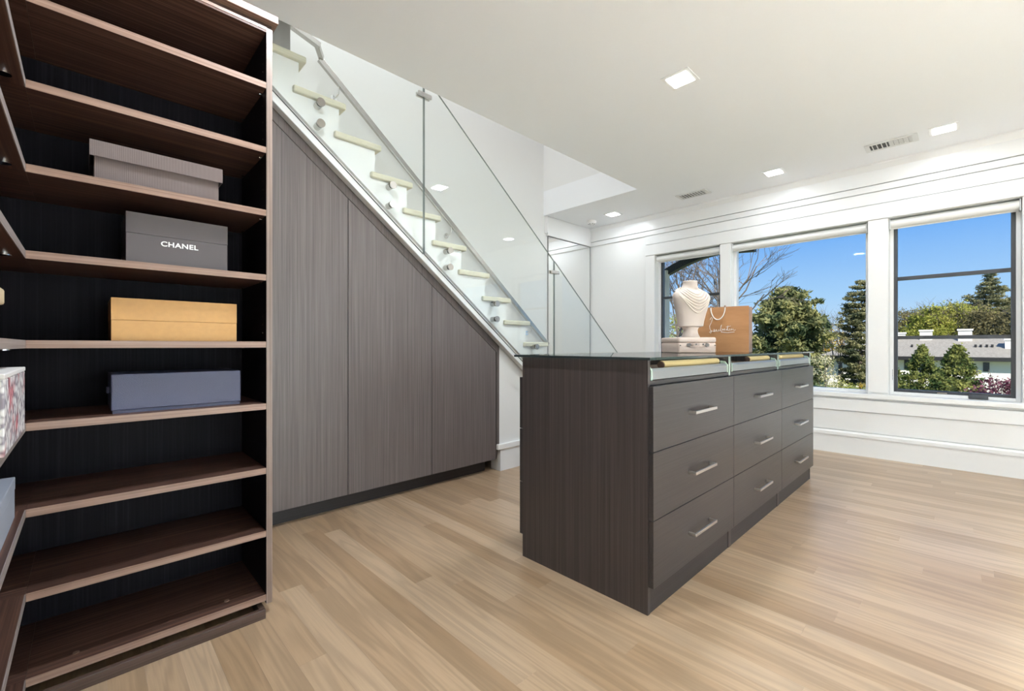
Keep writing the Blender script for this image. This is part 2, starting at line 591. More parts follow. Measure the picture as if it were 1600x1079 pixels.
# ------------------------------------------------------------------ other walls
wb = MB().box(XL - .1, XW + .1, YF, YF + .1, -.3, ZS)
wall_back = tag(wb.build('wall_back', 'wall'), 'smooth white wall behind the staircase', 'wall', kind='structure')
box(OPX1 + .045, XW - .018, YF - .03, YF, 2.372, ZC - .001).build('frieze_board', 'trim', wall_back, bevel=.003)
box(OPX1 + .02, OPX1 + .045, YF - .045, YF, 2.40, ZC - .001).build('frieze_end', 'trim', wall_back, bevel=.003)
tag(box(XL - .1, XL, YB - .1, YF + .1, -.3, ZS).build('wall_left', 'wall'), 'white wall behind the corner shelving', 'wall', kind='structure')
tag(box(XL - .1, XW + .25, YB - .1, YB, -.3, ZC + .3).build('wall_front', 'wall'), 'white wall behind the viewer', 'wall', kind='structure')
tag(box(OPX1, OPX1 + .1, OPY - .1, YF, ZC + .3, ZS).build('wall_stairwell_right', 'wall'),
    'white end wall of the stairwell above the ceiling', 'wall', kind='structure')
tag(box(XL, OPX1 + .1, OPY - .1, OPY, ZC + .3, ZS).build('wall_stairwell_near', 'wall'),  # unseen wall, added to close the shaft against stray light
    'added white wall closing the near side of the stairwell above the ceiling', 'wall', kind='structure')
tag(box(XL - .1, OPX1 + .1, OPY - .1, YF + .1, ZS, ZS + .1).build('ceiling_stairwell', 'ceil'),
    'white ceiling high above the staircase', 'ceiling', kind='structure')

mir = empty('wall_mirror', 'tall frameless wall mirror in the corner beyond the stairs', 'mirror', (4.62, YF, 0))
box(-.445, .428, -.012, -.002, .22, 2.362).build('mirror_plate', 'mirror', mir)
fr = MB().box(-.452, -.446, -.014, -.001, .215, 2.368).box(.429, .435, -.014, -.001, .215, 2.368).box(-.446, .429, -.014, -.001, 2.363, 2.369)
fr.build('edge_strip', 'line', mir)

# ------------------------------------------------------------------ ceiling fixtures
def downlight(x, y, label, w, beam=180, col=(.88, .945, 1.0)):
    t = empty('recessed_downlight', label, 'ceiling light', (x, y, ZC), group='square recessed downlights')
    a, b = .083, .062
    r = MB()
    for (x0, x1, y0, y1) in ((-a, a, -a, -b), (-a, a, b, a), (-a, -b, -b, b), (b, a, -b, b)):
        r.box(x0, x1, y0, y1, -.006, -.0005)
    r.build('trim_ring', 'trim', t)
    box(-b, b, -b, b, -.009, -.001).build('lens', 'lens', t)
    ld = bpy.data.lights.new('downlight_lamp', 'AREA')
    ld.shape = 'SQUARE'
    ld.size = .11
    ld.energy = w
    ld.color = col
    ld.spread = math.radians(beam)
    lo = bpy.data.objects.new('lamp', ld)
    COL.objects.link(lo)
    lo.parent = t
    lo.location = (0, 0, -.012)
    return t


downlight(2.589, 1.21, 'large square downlight glowing above the drawer island', LAMP_W)
downlight(4.597, .123, 'square downlight in front of the right casement window', LAMP_W * .17)
downlight(4.612, 1.257, 'square downlight in front of the wide middle window', LAMP_W * .17)
downlight(4.66, 3.03, 'square downlight near the smoke alarm in the far corner', LAMP_W * .17)
downlight(.62, 1.32, 'square downlight in front of the shelving, above the picture', LAMP_W * 1.1)
downlight(2.589, -.35, 'added square downlight right of the island, above the picture', LAMP_W * .8)  # unseen lamp, added to brighten the room
downlight(4.6, -1.3, 'added square downlight in the right corner, outside the picture', LAMP_W * .15)  # unseen lamp, added for more light from the right
downlight(.4, -1.95, 'added fill downlight behind the viewer nearest the shelving', REAR_FILL_W, 74, (.68, .86, 1.0))  # unseen row of three, added to bounce light off the floor onto the ceiling
downlight(1.9, -1.95, 'added fill downlight behind the viewer, middle of the rear row', REAR_FILL_W * 1.15, 74, (.68, .86, 1.0))
downlight(3.3, -1.95, 'added fill downlight behind the viewer nearest the windows', REAR_FILL_W * .25, 74, (.68, .86, 1.0))


def stair_lamp(x, y, label, w):
    t = empty('stairwell_lamp', label, 'ceiling light', (x, y, ZS), group='lamps above the staircase')
    MB().tube([(0, 0, -.05), (0, 0, -.001)], .14, 24).build('lamp_body', 'trim', t, smooth=True)
    MB().tube([(0, 0, -.058), (0, 0, -.05)], .12, 24).build('lens', 'lens', t, smooth=True)
    ld = bpy.data.lights.new('stairwell_light', 'AREA')
    ld.shape = 'DISK'
    ld.size = .24
    ld.energy = w
    ld.color = (.95, .975, 1.0)
    lo = bpy.data.objects.new('lamp', ld)
    COL.objects.link(lo)
    lo.parent = t
    lo.location = (0, 0, -.065)


stair_lamp(1.1, 3.0, 'round lamp high above the upper stairs', STAIR_W)
stair_lamp(2.7, 3.0, 'round lamp high above the lower stairs', STAIR_W * .25)


def vent(x, y, label, n):
    t = empty('air_vent', label, 'air vent', (x, y, ZC), group='ceiling air vents')
    a, b = .085, .16        # x half, y half
    f = MB()
    for (x0, x1, y0, y1) in ((-a, a, -b, -b + .03), (-a, a, b - .03, b), (-a, -a + .022, -b + .03, b - .03), (a - .022, a, -b + .03, b - .03)):
        f.box(x0, x1, y0, y1, -.010, -.0005)
    f.build('frame', 'vent', t, bevel=.002)
    box(-a + .022, a - .022, -b + .03, b - .03, -.003, -.001).build('duct', 'vent_dark', t)
    for i in range(n):
        yc = -b + .03 + (i + .5) * (2 * b - .06) / n
        s = .5 if i >= n / 2 else -.5
        MB().prism_yz([(yc - .011 + s * .012, -.010), (yc - .006 + s * .012, -.010), (yc + .006 - s * .012, -.003), (yc + .001 - s * .012, -.003)], -a + .022, a - .022).build('slat', 'vent', t)


vent(4.612, .425, 'white louvred air vent beside the right-hand downlight', 9)
vent(4.657, 2.036, 'white louvred air vent between the two farther downlights', 9)

sm = empty('smoke_alarm', 'small round white smoke alarm on the ceiling in the far corner', 'smoke alarm', (4.727, 3.40, ZC))
MB().tube([(0, 0, 0), (0, 0, -.012), (0, 0, -.03), (0, 0, -.038)], [.062, .062, .055, .04], 24).build('housing', 'trim', sm, smooth=True)
MB().tube([(0, 0, -.038), (0, 0, -.046)], [.03, .022], 16).build('sensor', 'vent', sm, smooth=True)
for k in range(6):
    a = k * math.pi / 3
    box(-.008, .008, -.003, .003, -.042, -.0365).build('slot', 'vent_dark', sm, matrix=Matrix.Rotation(a, 4, 'Z') @ Matrix.Translation((.036, 0, 0)))

# ------------------------------------------------------------------ staircase
RUN, RISE = .2211, .1713
TX = 2.569                     # left end of the tread at z = 6 rises
YT0, YT1 = 2.502, YF - .012    # tread, near and far end
YST = 2.525                     # face of the stringer
SL = .78


def bl(x):                     # underside of the stringer
    return 2.294 - SL * (x - .727)


stair = empty('staircase', 'white staircase with pale oak treads climbing to the left', 'staircase', (2.4, 3.1, 0))
SP = Matrix.Translation((-2.4, -3.1, 0))
NT = 15                        # treads, 1 = lowest
for k in range(1, NT + 2):
    z = k * RISE
    xl = TX + (6 - k) * RUN     # left end of tread k
    xr = xl + .287
    if k > NT:
        break
    MB().box(xl, xr, YT0, YT1, z - .036, z).build('tread', 'tread', stair, matrix=SP, bevel=.008, seg=3)
# stepped stringer (open side) with its bottom parallel to the flight
poly = []
for k in range(1, NT + 2):
    xr = TX + (6 - k) * RUN + .287 - .034     # riser face below tread k
    z0 = (k - 1) * RISE - (.036 if k > 1 else 0)
    z1 = k * RISE - .036
    poly += [(xr, max(z0, 0)), (xr, z1)]
xtop = poly[-1][0]
poly[-1] = (xtop, NT * RISE + .30 - .036)
xend = .727 + 2.294 / SL
poly += [(.18, NT * RISE + .30 - .036), (.18, bl(.18) + .046), (xend + .046 / SL, 0)]
st_poly = poly
MB().prism_xz(st_poly, YST, YST + .04).build('stringer', 'white', stair, matrix=SP)
for k in range(1, NT + 1):
    xr = TX + (6 - k) * RUN + .287 - .034
    z0 = (k - 1) * RISE
    box(xr - .018, xr - .001, YST + .04, YT1, z0 + (.0005), k * RISE - .0365).build('riser', 'white', stair, matrix=SP)
# bottom board under the stringer, seen from below
MB().prism_xz([(.18, bl(.18) - .018), (xend - .12, bl(xend - .12) - .018), (xend - .12, bl(xend - .12) + .045), (.18, bl(.18) + .045)], 2.545, 2.599).build('trim_board', 'white', stair, matrix=SP, bevel=.003)
# upper landing
box(XL, TX - 10 * RUN + .25, YST, YT1, NT * RISE + RISE - .05, NT * RISE + RISE).build('landing', 'tread', stair, matrix=SP)
tag(box(.15, .796, 2.545, 2.60, NT * RISE + .002, 3.6).build('wall_stub', 'shaded_white_paint'),
    'stub wall at the head of the stairs, its shade painted in grey', 'wall', kind='structure')

# white wall under the lower flight
wl_ = MB().prism_xz([(2.376, 0), (3.60, 0), (2.376, bl(2.376))], 2.605, 2.70)
wus = tag(wl_.build('wall_understair', 'wall'), 'short white wall under the lower stairs', 'wall', kind='structure')
ub = MB().box(2.30, 3.40, 2.590, 2.605, 0, .172)
ubo = tag(MB().box(2.376, 3.36, 2.588, 2.6045, 0, .172).build('baseboard_understair', 'trim'), 'white baseboard at the foot of the stair wall', 'baseboard', kind='structure')
MB().box(2.345, 3.33, 2.578, 2.6045, .172, .215).build('baseboard_cap', 'trim', ubo, bevel=.004)

# ------------------------------------------------------------------ glass balustrade
YG0, YG1 = 2.468, 2.480


def gt(x):                     # top edge of the glass
    return 2.668 - .803 * (x - 1.722)


def gb(x):                     # bottom edge
    return 2.306 - .786 * (x - .688)


bal = empty('glass_balustrade', 'frameless glass balustrade clamped to the side of the stairs', 'balustrade', (2.4, 2.458, 0))
BP = Matrix.Translation((-2.4, -2.458, 0))
J1, J2, JE = 1.591, 2.896, 3.885
panels = [[(.60, gb(.60)), (J1 - .004, gb(J1)), (J1 - .004, gt(J1)), (.80, gt(.80)), (.735, 2.79), (.60, 2.56)],
          [(J1 + .004, gb(J1)), (J2 - .004, gb(J2)), (J2 - .004, gt(J2)), (J1 + .004, gt(J1))],
          [(J2 + .004, gb(J2)), (3.45, gb(3.45)), (3.80, .10), (3.83, .10), (3.845, .86), (JE, .925), (J2 + .004, gt(J2))]]
for pl in panels:
    gobj = MB().prism_xz(pl, YG0, YG1).build('glass_panel', 'glass', bal, matrix=BP)
    gobj.data.materials.append(M['glass_edge'])
    for p in gobj.data.polygons:
        if abs(p.normal.y) < .5:
            p.material_index = 1
for x, z in ((J1, 2.63), (J2, 1.628)):
    MB().box(x - .05, x + .05, YG0 - .016, YG0 - .001, z - .013, z + .013).build('glass_clip', 'nickel', bal, matrix=BP, bevel=.002)
    MB().box(x - .05, x + .05, YG1 + .001, YG1 + .012, z - .013, z + .013).build('glass_clip', 'nickel', bal, matrix=BP, bevel=.002)
for x, z in ((.928, 2.332), (.928, 2.217), (1.364, 1.989), (1.362, 1.870), (1.798, 1.650), (1.798, 1.538), (2.229, 1.315), (2.229, 1.199), (2.67, .99), (2.67, .87)):
    s = MB().tube([(x, YG1 + .001, z), (x, YST - .001, z)], .019, 20).build('standoff', 'steel', bal, smooth=True, matrix=BP)
    MB().tube([(x, YG0 - .010, z), (x, YG0 - .001, z)], .0225, 20).build('cap', 'steel', s, smooth=True, matrix=BP)

# ------------------------------------------------------------------ handrail on the far wall
hr = empty('handrail', 'slim steel handrail on brackets along the stairwell wall', 'handrail', (2.4, 3.6, 0))
HP = Matrix.Translation((-2.4, -3.6, 0))
MB().rbar([(4.10, 3.6, 1.01), (1.345, 3.6, 3.285)], .030, .045).build('rail', 'steel', hr, matrix=HP, bevel=.003)
MB().rbar([(1.36, 3.6, 3.30), (1.30, 3.53, 3.345)], .035, .05).build('rail_joint', 'steel', hr, matrix=HP, bevel=.003)
MB().rbar([(1.315, 3.52, 3.335), (1.107, 3.52, 3.395), (.70, 3.52, 3.50)], .045, .04).build('upper_rail', 'steel', hr, matrix=HP, bevel=.003)
for x in (1.50, 2.64, 3.80):
    z = 1.01 + (4.10 - x) * (3.285 - 1.01) / (4.10 - 1.345) - .03
    b = MB().tube([(x, 3.60, z), (x, 3.605, z - .05), (x - .01, 3.625, z - .075), (x - .02, 3.66, z - .08)], .006, 10).build('bracket', 'chrome', hr, smooth=True, matrix=HP)
    MB().tube([(x - .02, 3.655, z - .08), (x - .02, 3.669, z - .08)], .026, 20).build('rosette', 'chrome', b, smooth=True, matrix=HP)

# ------------------------------------------------------------------ cabinet under the stairs
cab = empty('understair_cabinet', 'built-in grey-brown cabinet with three sloping doors under the stairs', 'cabinet', (1.2, 2.65, 0))
CP = Matrix.Translation((-1.2, -2.65, 0))
YC = 2.60


def gapz(x):
    return bl(x) - .086


body = MB().prism_xz([(.30, .097), (2.346, .097), (2.346, gapz(2.346) - .01), (.30, gapz(.30) - .01)], YC + .022, YF - .2)
body.build('carcass', 'cab_frame', cab, matrix=CP)
MB().prism_xz([(.30, gapz(.30) + .004), (2.346, gapz(2.346) + .004), (2.374, gapz(2.374) + .004), (2.374, bl(2.374) - .003), (.30, bl(.30) - .003)], YC, YC + .06).build('sloping_rail', 'cab_frame', cab, matrix=CP)
MB().prism_xz([(2.346, .10), (2.374, .215), (2.374, gapz(2.374) + .003), (2.350, gapz(2.350) + .003), (2.346, gapz(2.346))], YC, YC + .06).build('end_stile', 'cab_frame', cab, matrix=CP)
for a, b in ((.545, 1.138), (1.142, 1.737), (1.741, 2.338)):
    MB().prism_xz([(a, .10), (b, .10), (b, gapz(b)), (a, gapz(a))], YC, YC + .02).build('door', 'cab', cab, matrix=CP, bevel=.001)
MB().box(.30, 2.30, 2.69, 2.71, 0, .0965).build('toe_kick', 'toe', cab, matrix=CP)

# ------------------------------------------------------------------ corner shelving
SH = [1.9705, 1.729, 1.4945, 1.2535, 1.0035, .773, .5325, .298, .060]
TH = .0225
bk = empty('bookcase', 'tall dark walnut shelving facing the viewer, filled with gift boxes', 'bookcase', (.19, 2.0, 0))
KP = Matrix.Translation((-.19, -2.0, 0))
YS0, YS1 = 1.82, 2.18
XS0, XS1 = -.119, .486
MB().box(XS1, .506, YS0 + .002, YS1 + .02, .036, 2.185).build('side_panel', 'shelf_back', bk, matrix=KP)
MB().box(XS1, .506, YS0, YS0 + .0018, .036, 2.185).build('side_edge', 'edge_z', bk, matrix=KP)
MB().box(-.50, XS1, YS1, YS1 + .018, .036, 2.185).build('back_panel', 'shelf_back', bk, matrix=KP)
for i, z in enumerate(SH):
    y0 = YS0 + .001
    s = MB().box(XS0 - (.0), XS1 - .0008, y0 + .002, YS1 - .001, z - TH / 2, z + TH / 2).build('shelf', 'shelf_x', bk, matrix=KP)
    MB().box(XS0, XS1 - .0008, y0, y0 + .0018, z - TH / 2, z + TH / 2).build('edge_banding', 'edge_x', s, matrix=KP)
    if i < 8:
        for yy in (YS0 + .05, YS1 - .05):
            MB().tube([(XS1 - .012, yy, z - TH / 2 - .004), (XS1 - .0005, yy, z - TH / 2 - .004)], .0035, 8).build('shelf_pin', 'chrome', s, matrix=KP)
    else:
        for xx in (-.02, .37):
            MB().tube([(xx, YS0 + .055, z + TH / 2), (xx, YS0 + .055, z + TH / 2 + .002)], .008, 14).build('screw_cap', 'edge_x', s, matrix=KP)
MB().box(-.50, XS1, YS0 + .0, YS1, 2.168, 2.186).build('top_panel', 'shelf_x', bk, matrix=KP)
MB().box(-.50, XS1, YS0 - .0018, YS0 - .0001, 2.176, 2.186).build('top_edge', 'edge_x', bk, matrix=KP)
MB().box(-.50, .506, YS0 + .012, YS1, 2.187, 2.205).build('crown_fascia', 'plinth', bk, matrix=KP)
MB().box(-.50, .522, YS0 - .02, YS1, 2.205, 2.232).build('crown_cap', 'edge_x', bk, matrix=KP, bevel=.002)
MB().box(-.119, .476, 1.788, 1.806, 0, .034).build('plinth', 'plinth', bk, matrix=KP, bevel=.002)
MB().box(.458, .476, 1.8062, 2.15, 0, .034).build('plinth_return', 'plinth', bk, matrix=KP)
holes = MB()
for yy in (YS0 + .045, YS1 - .055):
    z = .12
    while z < 2.14:
        if min(abs(z - q) for q in SH) > .02:
            holes.tube([(XS1 - .0012, yy, z), (XS1 - .0002, yy, z)], .0022, 6)
        z += .032
ho = holes.build('pin_hole', 'steel', bk, matrix=KP)
ho['kind'] = 'stuff'

# left run, parallel to the viewer's line of sight
lk = empty('bookcase', 'dark walnut shelving along the left edge of the picture', 'bookcase', (-.31, 1.3, 0))
LP = Matrix.Translation((.31, -1.3, 0))
YL0 = .55
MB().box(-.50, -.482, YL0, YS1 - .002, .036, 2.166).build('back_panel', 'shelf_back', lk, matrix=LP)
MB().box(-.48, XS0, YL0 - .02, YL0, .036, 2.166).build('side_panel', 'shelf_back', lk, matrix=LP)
for i, z in enumerate(SH):
    s = MB().box(-.481, XS0 - .0025, YL0 + .001, YS0 + .0005 if True else 0, z - TH / 2, z + TH / 2).build('shelf', 'shelf_y', lk, matrix=LP)
    MB().box(XS0 - .0022, XS0 - .0004, YL0 + .001, YS0 + .0005, z - TH / 2, z + TH / 2).build('edge_banding', 'edge_y', s, matrix=LP)
    if 0 < i < 5:
        MB().tube([(-.155, YS0 - .06, z - TH / 2 - .005), (-.155, YS0 - .06, z - TH / 2 - .0003)], .016, 16).build('shelf_support', 'chrome', s, smooth=True, matrix=LP)
MB().box(-.48, -.122, YS0 + .001, YS1 - .001, .036, .05).build('corner_base', 'plinth', lk, matrix=LP)
for i, z in enumerate(SH):
    MB().box(-.481, XS0 - .0006, YS0 + .001, YS1 - .002, z - TH / 2, z + TH / 2).build('corner_shelf', 'shelf_x', lk, matrix=LP)
MB().box(-.155, -.137, YL0, 1.79, 0, .034).build('plinth', 'plinth', lk, matrix=LP)

# ------------------------------------------------------------------ boxes on the shelves
def ribbed(name, base, rough=.6, axis='x', scale=900):
    m, nt, b = new_mat(name)
    N, L = nt.nodes, nt.links
    b.inputs['Roughness'].default_value = rough
    tc = N.new('ShaderNodeTexCoord')
    wv = N.new('ShaderNodeTexWave')
    wv.wave_type = 'BANDS'
    wv.bands_direction = axis.upper()
    wv.inputs['Scale'].default_value = scale / (2 * math.pi)
    L.new(tc.outputs['Object'], wv.inputs['Vector'])
    r = N.new('ShaderNodeValToRGB')
    r.color_ramp.elements[0].color = (*[c * .78 for c in base], 1)
    r.color_ramp.elements[1].color = (*base, 1)
    L.new(wv.outputs['Fac'], r.inputs[0])
    L.new(r.outputs[0], b.inputs['Base Color'])
    bp = N.new('ShaderNodeBump')
    bp.inputs['Strength'].default_value = .5
    bp.inputs['Distance'].default_value = .002
    L.new(wv.outputs['Fac'], bp.inputs['Height'])
    L.new(bp.outputs[0], b.inputs['Normal'])
    return m


M['ribbed'] = ribbed('ribbed_taupe_card', (.20, .157, .148))
M['black_card'] = plain('charcoal_card', (0.0777, 0.0648, 0.0703), .45)
M['print_white'] = plain('white_print', (.85, .85, .85), .5)
M['orange'] = plain('orange_card', (0.5616, 0.3116, 0.1085), .55, noise=.04, nscale=60)
M['blue'] = plain('navy_leatherette', (.062, .070, .135), .4, bump=.5, nscale=420)
M['grey_card'] = plain('grey_blue_card', (.30, .33, .40), .6)
M['beige_card'] = plain('beige_card', (.52, .42, .28), .6)


def floral():
    m, nt, b = new_mat('floral_card')
    N, L = nt.nodes, nt.links
    tc = N.new('ShaderNodeTexCoord')
    n = N.new('ShaderNodeTexVoronoi')
    n.inputs['Scale'].default_value = 55
    r = N.new('ShaderNodeValToRGB')
    r.color_ramp.elements[0].position = .42
    r.color_ramp.elements[0].color = (.88, .87, .88, 1)
    r.color_ramp.elements[1].position = .62
    r.color_ramp.elements[1].color = (.30, .27, .32, 1)
    n2 = N.new('ShaderNodeTexNoise')
    n2.inputs['Scale'].default_value = 14
    r2_ = N.new('ShaderNodeValToRGB')
    r2_.color_ramp.elements[0].position = .55
    r2_.color_ramp.elements[0].color = (1, 1, 1, 1)
    r2_.color_ramp.elements[1].position = .66
    r2_.color_ramp.elements[1].color = (.72, .22, .26, 1)
    mx = N.new('ShaderNodeMix')
    mx.data_type = 'RGBA'
    mx.blend_type = 'MULTIPLY'
    mx.inputs['Factor'].default_value = 1
    L.new(tc.outputs['Object'], n.inputs['Vector'])
    L.new(tc.outputs['Object'], n2.inputs['Vector'])
    L.new(n.outputs['Distance'], r.inputs[0])
    L.new(n2.outputs[0], r2_.inputs[0])
    L.new(r.outputs[0], mx.inputs['A'])
    L.new(r2_.outputs[0], mx.inputs['B'])
    L.new(mx.outputs['Result'], b.inputs['Base Color'])
    b.inputs['Roughness'].default_value = .4
    return m


M['floral'] = floral()
M['floral_edge'] = plain('white_card', (.80, .78, .78), .5)


def shelf_top(i):
    return SH[i] + TH / 2


# ribbed box with a lid
t = empty('storage_box', 'ribbed taupe cardboard box with overhanging lid', 'box', (.182, 1.99, shelf_top(2)))
box(-.163, .163, -.115, .115, 0, .125).build('box_body', 'ribbed', t, bevel=.002)
ld_ = MB().box(-.173, .173, -.127, .127, .122, .126)
ld_.box(-.173, .173, -.127, -.1255, .0775, .122).box(-.173, .173, .1255, .127, .0775, .122)
ld_.box(-.173, -.1715, -.1255, .1255, .0775, .122).box(.1715, .173, -.1255, .1255, .0775, .122)
ld_.build('lid', 'ribbed', t)

# black box with a white name
t = empty('gift_box', 'charcoal box with white capital letters on its front', 'box', (.232, 1.99, shelf_top(3)))
box(-.139, .139, -.12, .12, 0, .098).build('box_body', 'black_card', t, bevel=.001)
box(-.1395, .1395, -.1208, .1208, .0985, .166).build('lid', 'black_card', t, bevel=.001)


def text_mesh(body, name, size, mat, parent, loc, rot, sx=1.0, off=0.0, extrude=.0004, spacing=1.0):
    cu = bpy.data.curves.new(name, 'FONT')
    cu.body = body
    cu.size = size
    cu.align_x = 'CENTER'
    cu.align_y = 'CENTER'
    cu.offset = off
    cu.extrude = extrude
    cu.space_character = spacing
    tmp = bpy.data.objects.new(name + '_tmp', cu)
    COL.objects.link(tmp)
    dg = bpy.context.evaluated_depsgraph_get()
    me = bpy.data.meshes.new_from_object(tmp.evaluated_get(dg))
    bpy.data.objects.remove(tmp, do_unlink=True)
    me.transform(Matrix.Diagonal((sx, 1, 1, 1)))
    me.materials.clear()
    me.materials.append(M[mat])
    o = bpy.data.objects.new(name, me)
    COL.objects.link(o)
    o.parent = parent
    o.location = loc
    o.rotation_euler = rot
    return o


text_mesh('CHANEL', 'lettering', .0225, 'print_white', t, (0, -.1205, .074), (math.pi / 2, 0, 0), 1.12, .0006, .0003, 1.08)

# orange box
t = empty('gift_box', 'long low orange box on the middle shelf', 'box', (.229, 1.99, shelf_top(4)))
box(-.171, .171, -.12, .12, 0, .066).build('box_body', 'orange', t, bevel=.001)
box(-.1715, .1715, -.1206, .1206, .0665, .137).build('lid', 'orange', t, bevel=.001)

# navy box
t = empty('gift_box', 'long navy textured leatherette box below the orange box', 'box', (.235, 1.975, shelf_top(5)), math.radians(.5))
box(-.178, .178, -.105, .105, .010, .1245).build('box_body', 'blue', t, bevel=.003)
box(-.174, .176, -.102, .102, 0, .0095).build('box_base', 'blue', t)
box(-.186, -.1785, -.03, -.01, .06, .082).build('pull_tab', 'blue', t, bevel=.002)

# boxes on the left run
t = empty('gift_box', 'white floral printed box with red blooms at the left edge', 'box', (-.245, 1.49, shelf_top(5)))
box(-.13, .133, -.20, .20, 0, .150).build('box_body', 'floral', t, bevel=.002)
box(-.131, .134, -.201, .201, .1505, .161).build('lid', 'floral_edge', t, bevel=.002)
t = empty('gift_box', 'plain grey-blue box low on the left shelving', 'box', (-.28, 1.45, shelf_top(6)))
box(-.14, .1455, -.31, .308, 0, .075).build('box_body', 'grey_card', t, bevel=.002)
box(-.141, .1465, -.311, .309, .0755, .108).build('lid', 'grey_card', t, bevel=.002)
t = empty('gift_box', 'beige lidded box at the left edge above the floral box', 'box', (-.25, 1.06, shelf_top(4)))
box(-.13, .136, -.18, .182, 0, .060).build('box_body', 'beige_card', t, bevel=.002)
box(-.136, .142, -.186, .188, .0605, .09).build('lid', 'beige_card', t, bevel=.004)

# ------------------------------------------------------------------ island of three drawer units
XI = [1.495, 2.303, 3.107, 3.913]
YI0, YI1 = .823, 1.473
ZD = [.102, .352, .605, .850]
UNIT_LABEL = ['drawer unit of the island nearest the viewer, with upright-grained end panel',
              'middle drawer unit of the island with three bar handles',
              'farthest drawer unit of the island, next to the windows']


def pull(parent, xc, z, P):
    h = MB()
    L2 = .109
    h.box(xc - L2, xc + L2, YI0 - .054, YI0 - .046, z - .006, z + .006)
    h.box(xc - L2, xc - L2 + .009, YI0 - .046, YI0 - .0205, z - .006, z + .006)
    h.box(xc + L2 - .009, xc + L2, YI0 - .046, YI0 - .0205, z - .006, z + .006)
    h.build('handle', 'nickel', parent, matrix=P, bevel=.0012)


RX = [(1.69, 2.255), (2.70, 3.055), (3.15, 3.865)]
for u in range(3):
    xa, xb = XI[u], XI[u + 1]
    xc = (xa + xb) / 2
    un = empty('drawer_unit', UNIT_LABEL[u], 'drawer unit', (xc, 1.148, 0), group='drawer units of the island')
    P = Matrix.Translation((-xc, -1.148, 0))
    e0 = .018
    MB().box(xa + .0005, xa + e0, YI0, YI1, 0, .945).build('end_panel', 'isl_v', un, matrix=P)
    MB().box(xb - e0, xb - .0005, YI0, YI1, 0, .945).build('end_panel', 'isl_v', un, matrix=P)
    MB().box(xa + e0, xb - e0, YI0 + .02, YI1 - .02, .10, .852).build('carcass', 'isl_h', un, matrix=P)
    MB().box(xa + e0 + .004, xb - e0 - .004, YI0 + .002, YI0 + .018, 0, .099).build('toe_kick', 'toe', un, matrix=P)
    MB().box(xa + e0, xb - e0, YI0, YI0 + .018, .852, .868).build('front_rail', 'isl_h', un, matrix=P)
    MB().box(xa + e0, xb - e0, 1.18, 1.195, .853, .944).build('inner_back', 'isl_v', un, matrix=P)
    for k in range(3):
        g = .0015
        d = MB().box(xa + g + (.004 if u == 0 else 0), xb - g, YI0 - .020, YI0 - .0005, ZD[k] + g, ZD[k + 1] - g).build('drawer_front', 'isl_h', un, matrix=P, bevel=.001)
        pull(d, xc, (ZD[k] + ZD[k + 1]) / 2 - .002, P)
        MB().box(xa + g, xb - g, YI1 + .0005, YI1 + .020, ZD[k] + g, ZD[k + 1] - g).build('rear_drawer_front', 'isl_h', un, matrix=P, bevel=.001)
    # jewellery tray in the glass-topped slot
    tr = MB().box(xa + .030, xb - .030, YI0 + .03, 1.17, .872, .878).build('tray', 'velvet', un, matrix=P)
    MB().prism_yz([(YI0 + .001, .871), (YI0 + .020, .871), (YI0 + .020, .912), (YI0 + .008, .912), (YI0 + .001, .902)], xa + .036, xb - .036).build('tray_front', 'alu', tr, matrix=P)
    for xx in (xa + .024, xb - .036):
        MB().prism_yz([(YI0 - .001, .869), (YI0 + .032, .869), (YI0 + .032, .925), (YI0 + .012, .922), (YI0 - .001, .906)], xx, xx + .0115).build('tray_end', 'div_glass', tr, matrix=P)
    for k in range(7):
        yy = YI0 + .068 + k * .042
        MB().box(xa + .04, xb - .04, yy, yy + .026, .8785, .898).build('velvet_ridge', 'velvet', tr, matrix=P, bevel=.006)
    gx = xb - .006 if u < 2 else xb - .016
    MB().box(xb - .0165, xb - .0008, YI0 - .002, YI0 - .0003, .853, .945).build('slot_edge', 'div_glass', un, matrix=P)
    r = empty('bracelet_roll', ['long gold bracelet roll in the nearest jewellery tray', 'gold bracelet roll in the middle jewellery tray',
                                'gold bracelet roll in the farthest jewellery tray'][u], 'bracelet roll', ((RX[u][0] + RX[u][1]) / 2, YI0 + .047, .921), group='gold bracelet rolls')
    w = (RX[u][1] - RX[u][0]) / 2
    MB().tube([(-w, 0, 0), (w, 0, 0)], .0165, 16).build('padded_roll', 'gold', r, smooth=True)
    for s in (-1, 1):
        MB().tube([(s * w, 0, 0), (s * (w + .006), 0, 0)], .015, 16).build('end_disc', 'velvet', r, smooth=True)

wt = MB().box(1.470, 3.925, .800, 1.505, .946, .956)
wto = wt.build('glass_worktop', 'top_glass', bevel=0)
wto.data.materials.append(M['top_edge'])
for p in wto.data.polygons:
    if abs(p.normal.z) < .5:
        p.material_index = 1
tag(wto, 'smoked glass top laid over the whole drawer island', 'worktop')
ZT = .9565

# ------------------------------------------------------------------ things on the island
M['cream_case'] = plain('blush_cream_leather', (.60, .475, .41), .5, noise=.03, nscale=80)
M['case_trim'] = plain('dark_bronze', (.10, .085, .075), .35, .8)
M['linen'] = plain('cream_linen', (.52, .445, .40), .85, bump=.3, nscale=600)
M['pearl'] = plain('cream_pearl', (.70, .62, .54), .25, bump=.6, nscale=350)
M['kraft'] = wood('kraft_paper', (.31, .145, .058), (.37, .18, .075), (.42, .215, .095), 'x', 14, 3, .45, .05)
M['kraft_in'] = plain('brown_gusset', (.26, .17, .13), .6)
M['cord'] = plain('white_cord', (.80, .75, .68), .7)


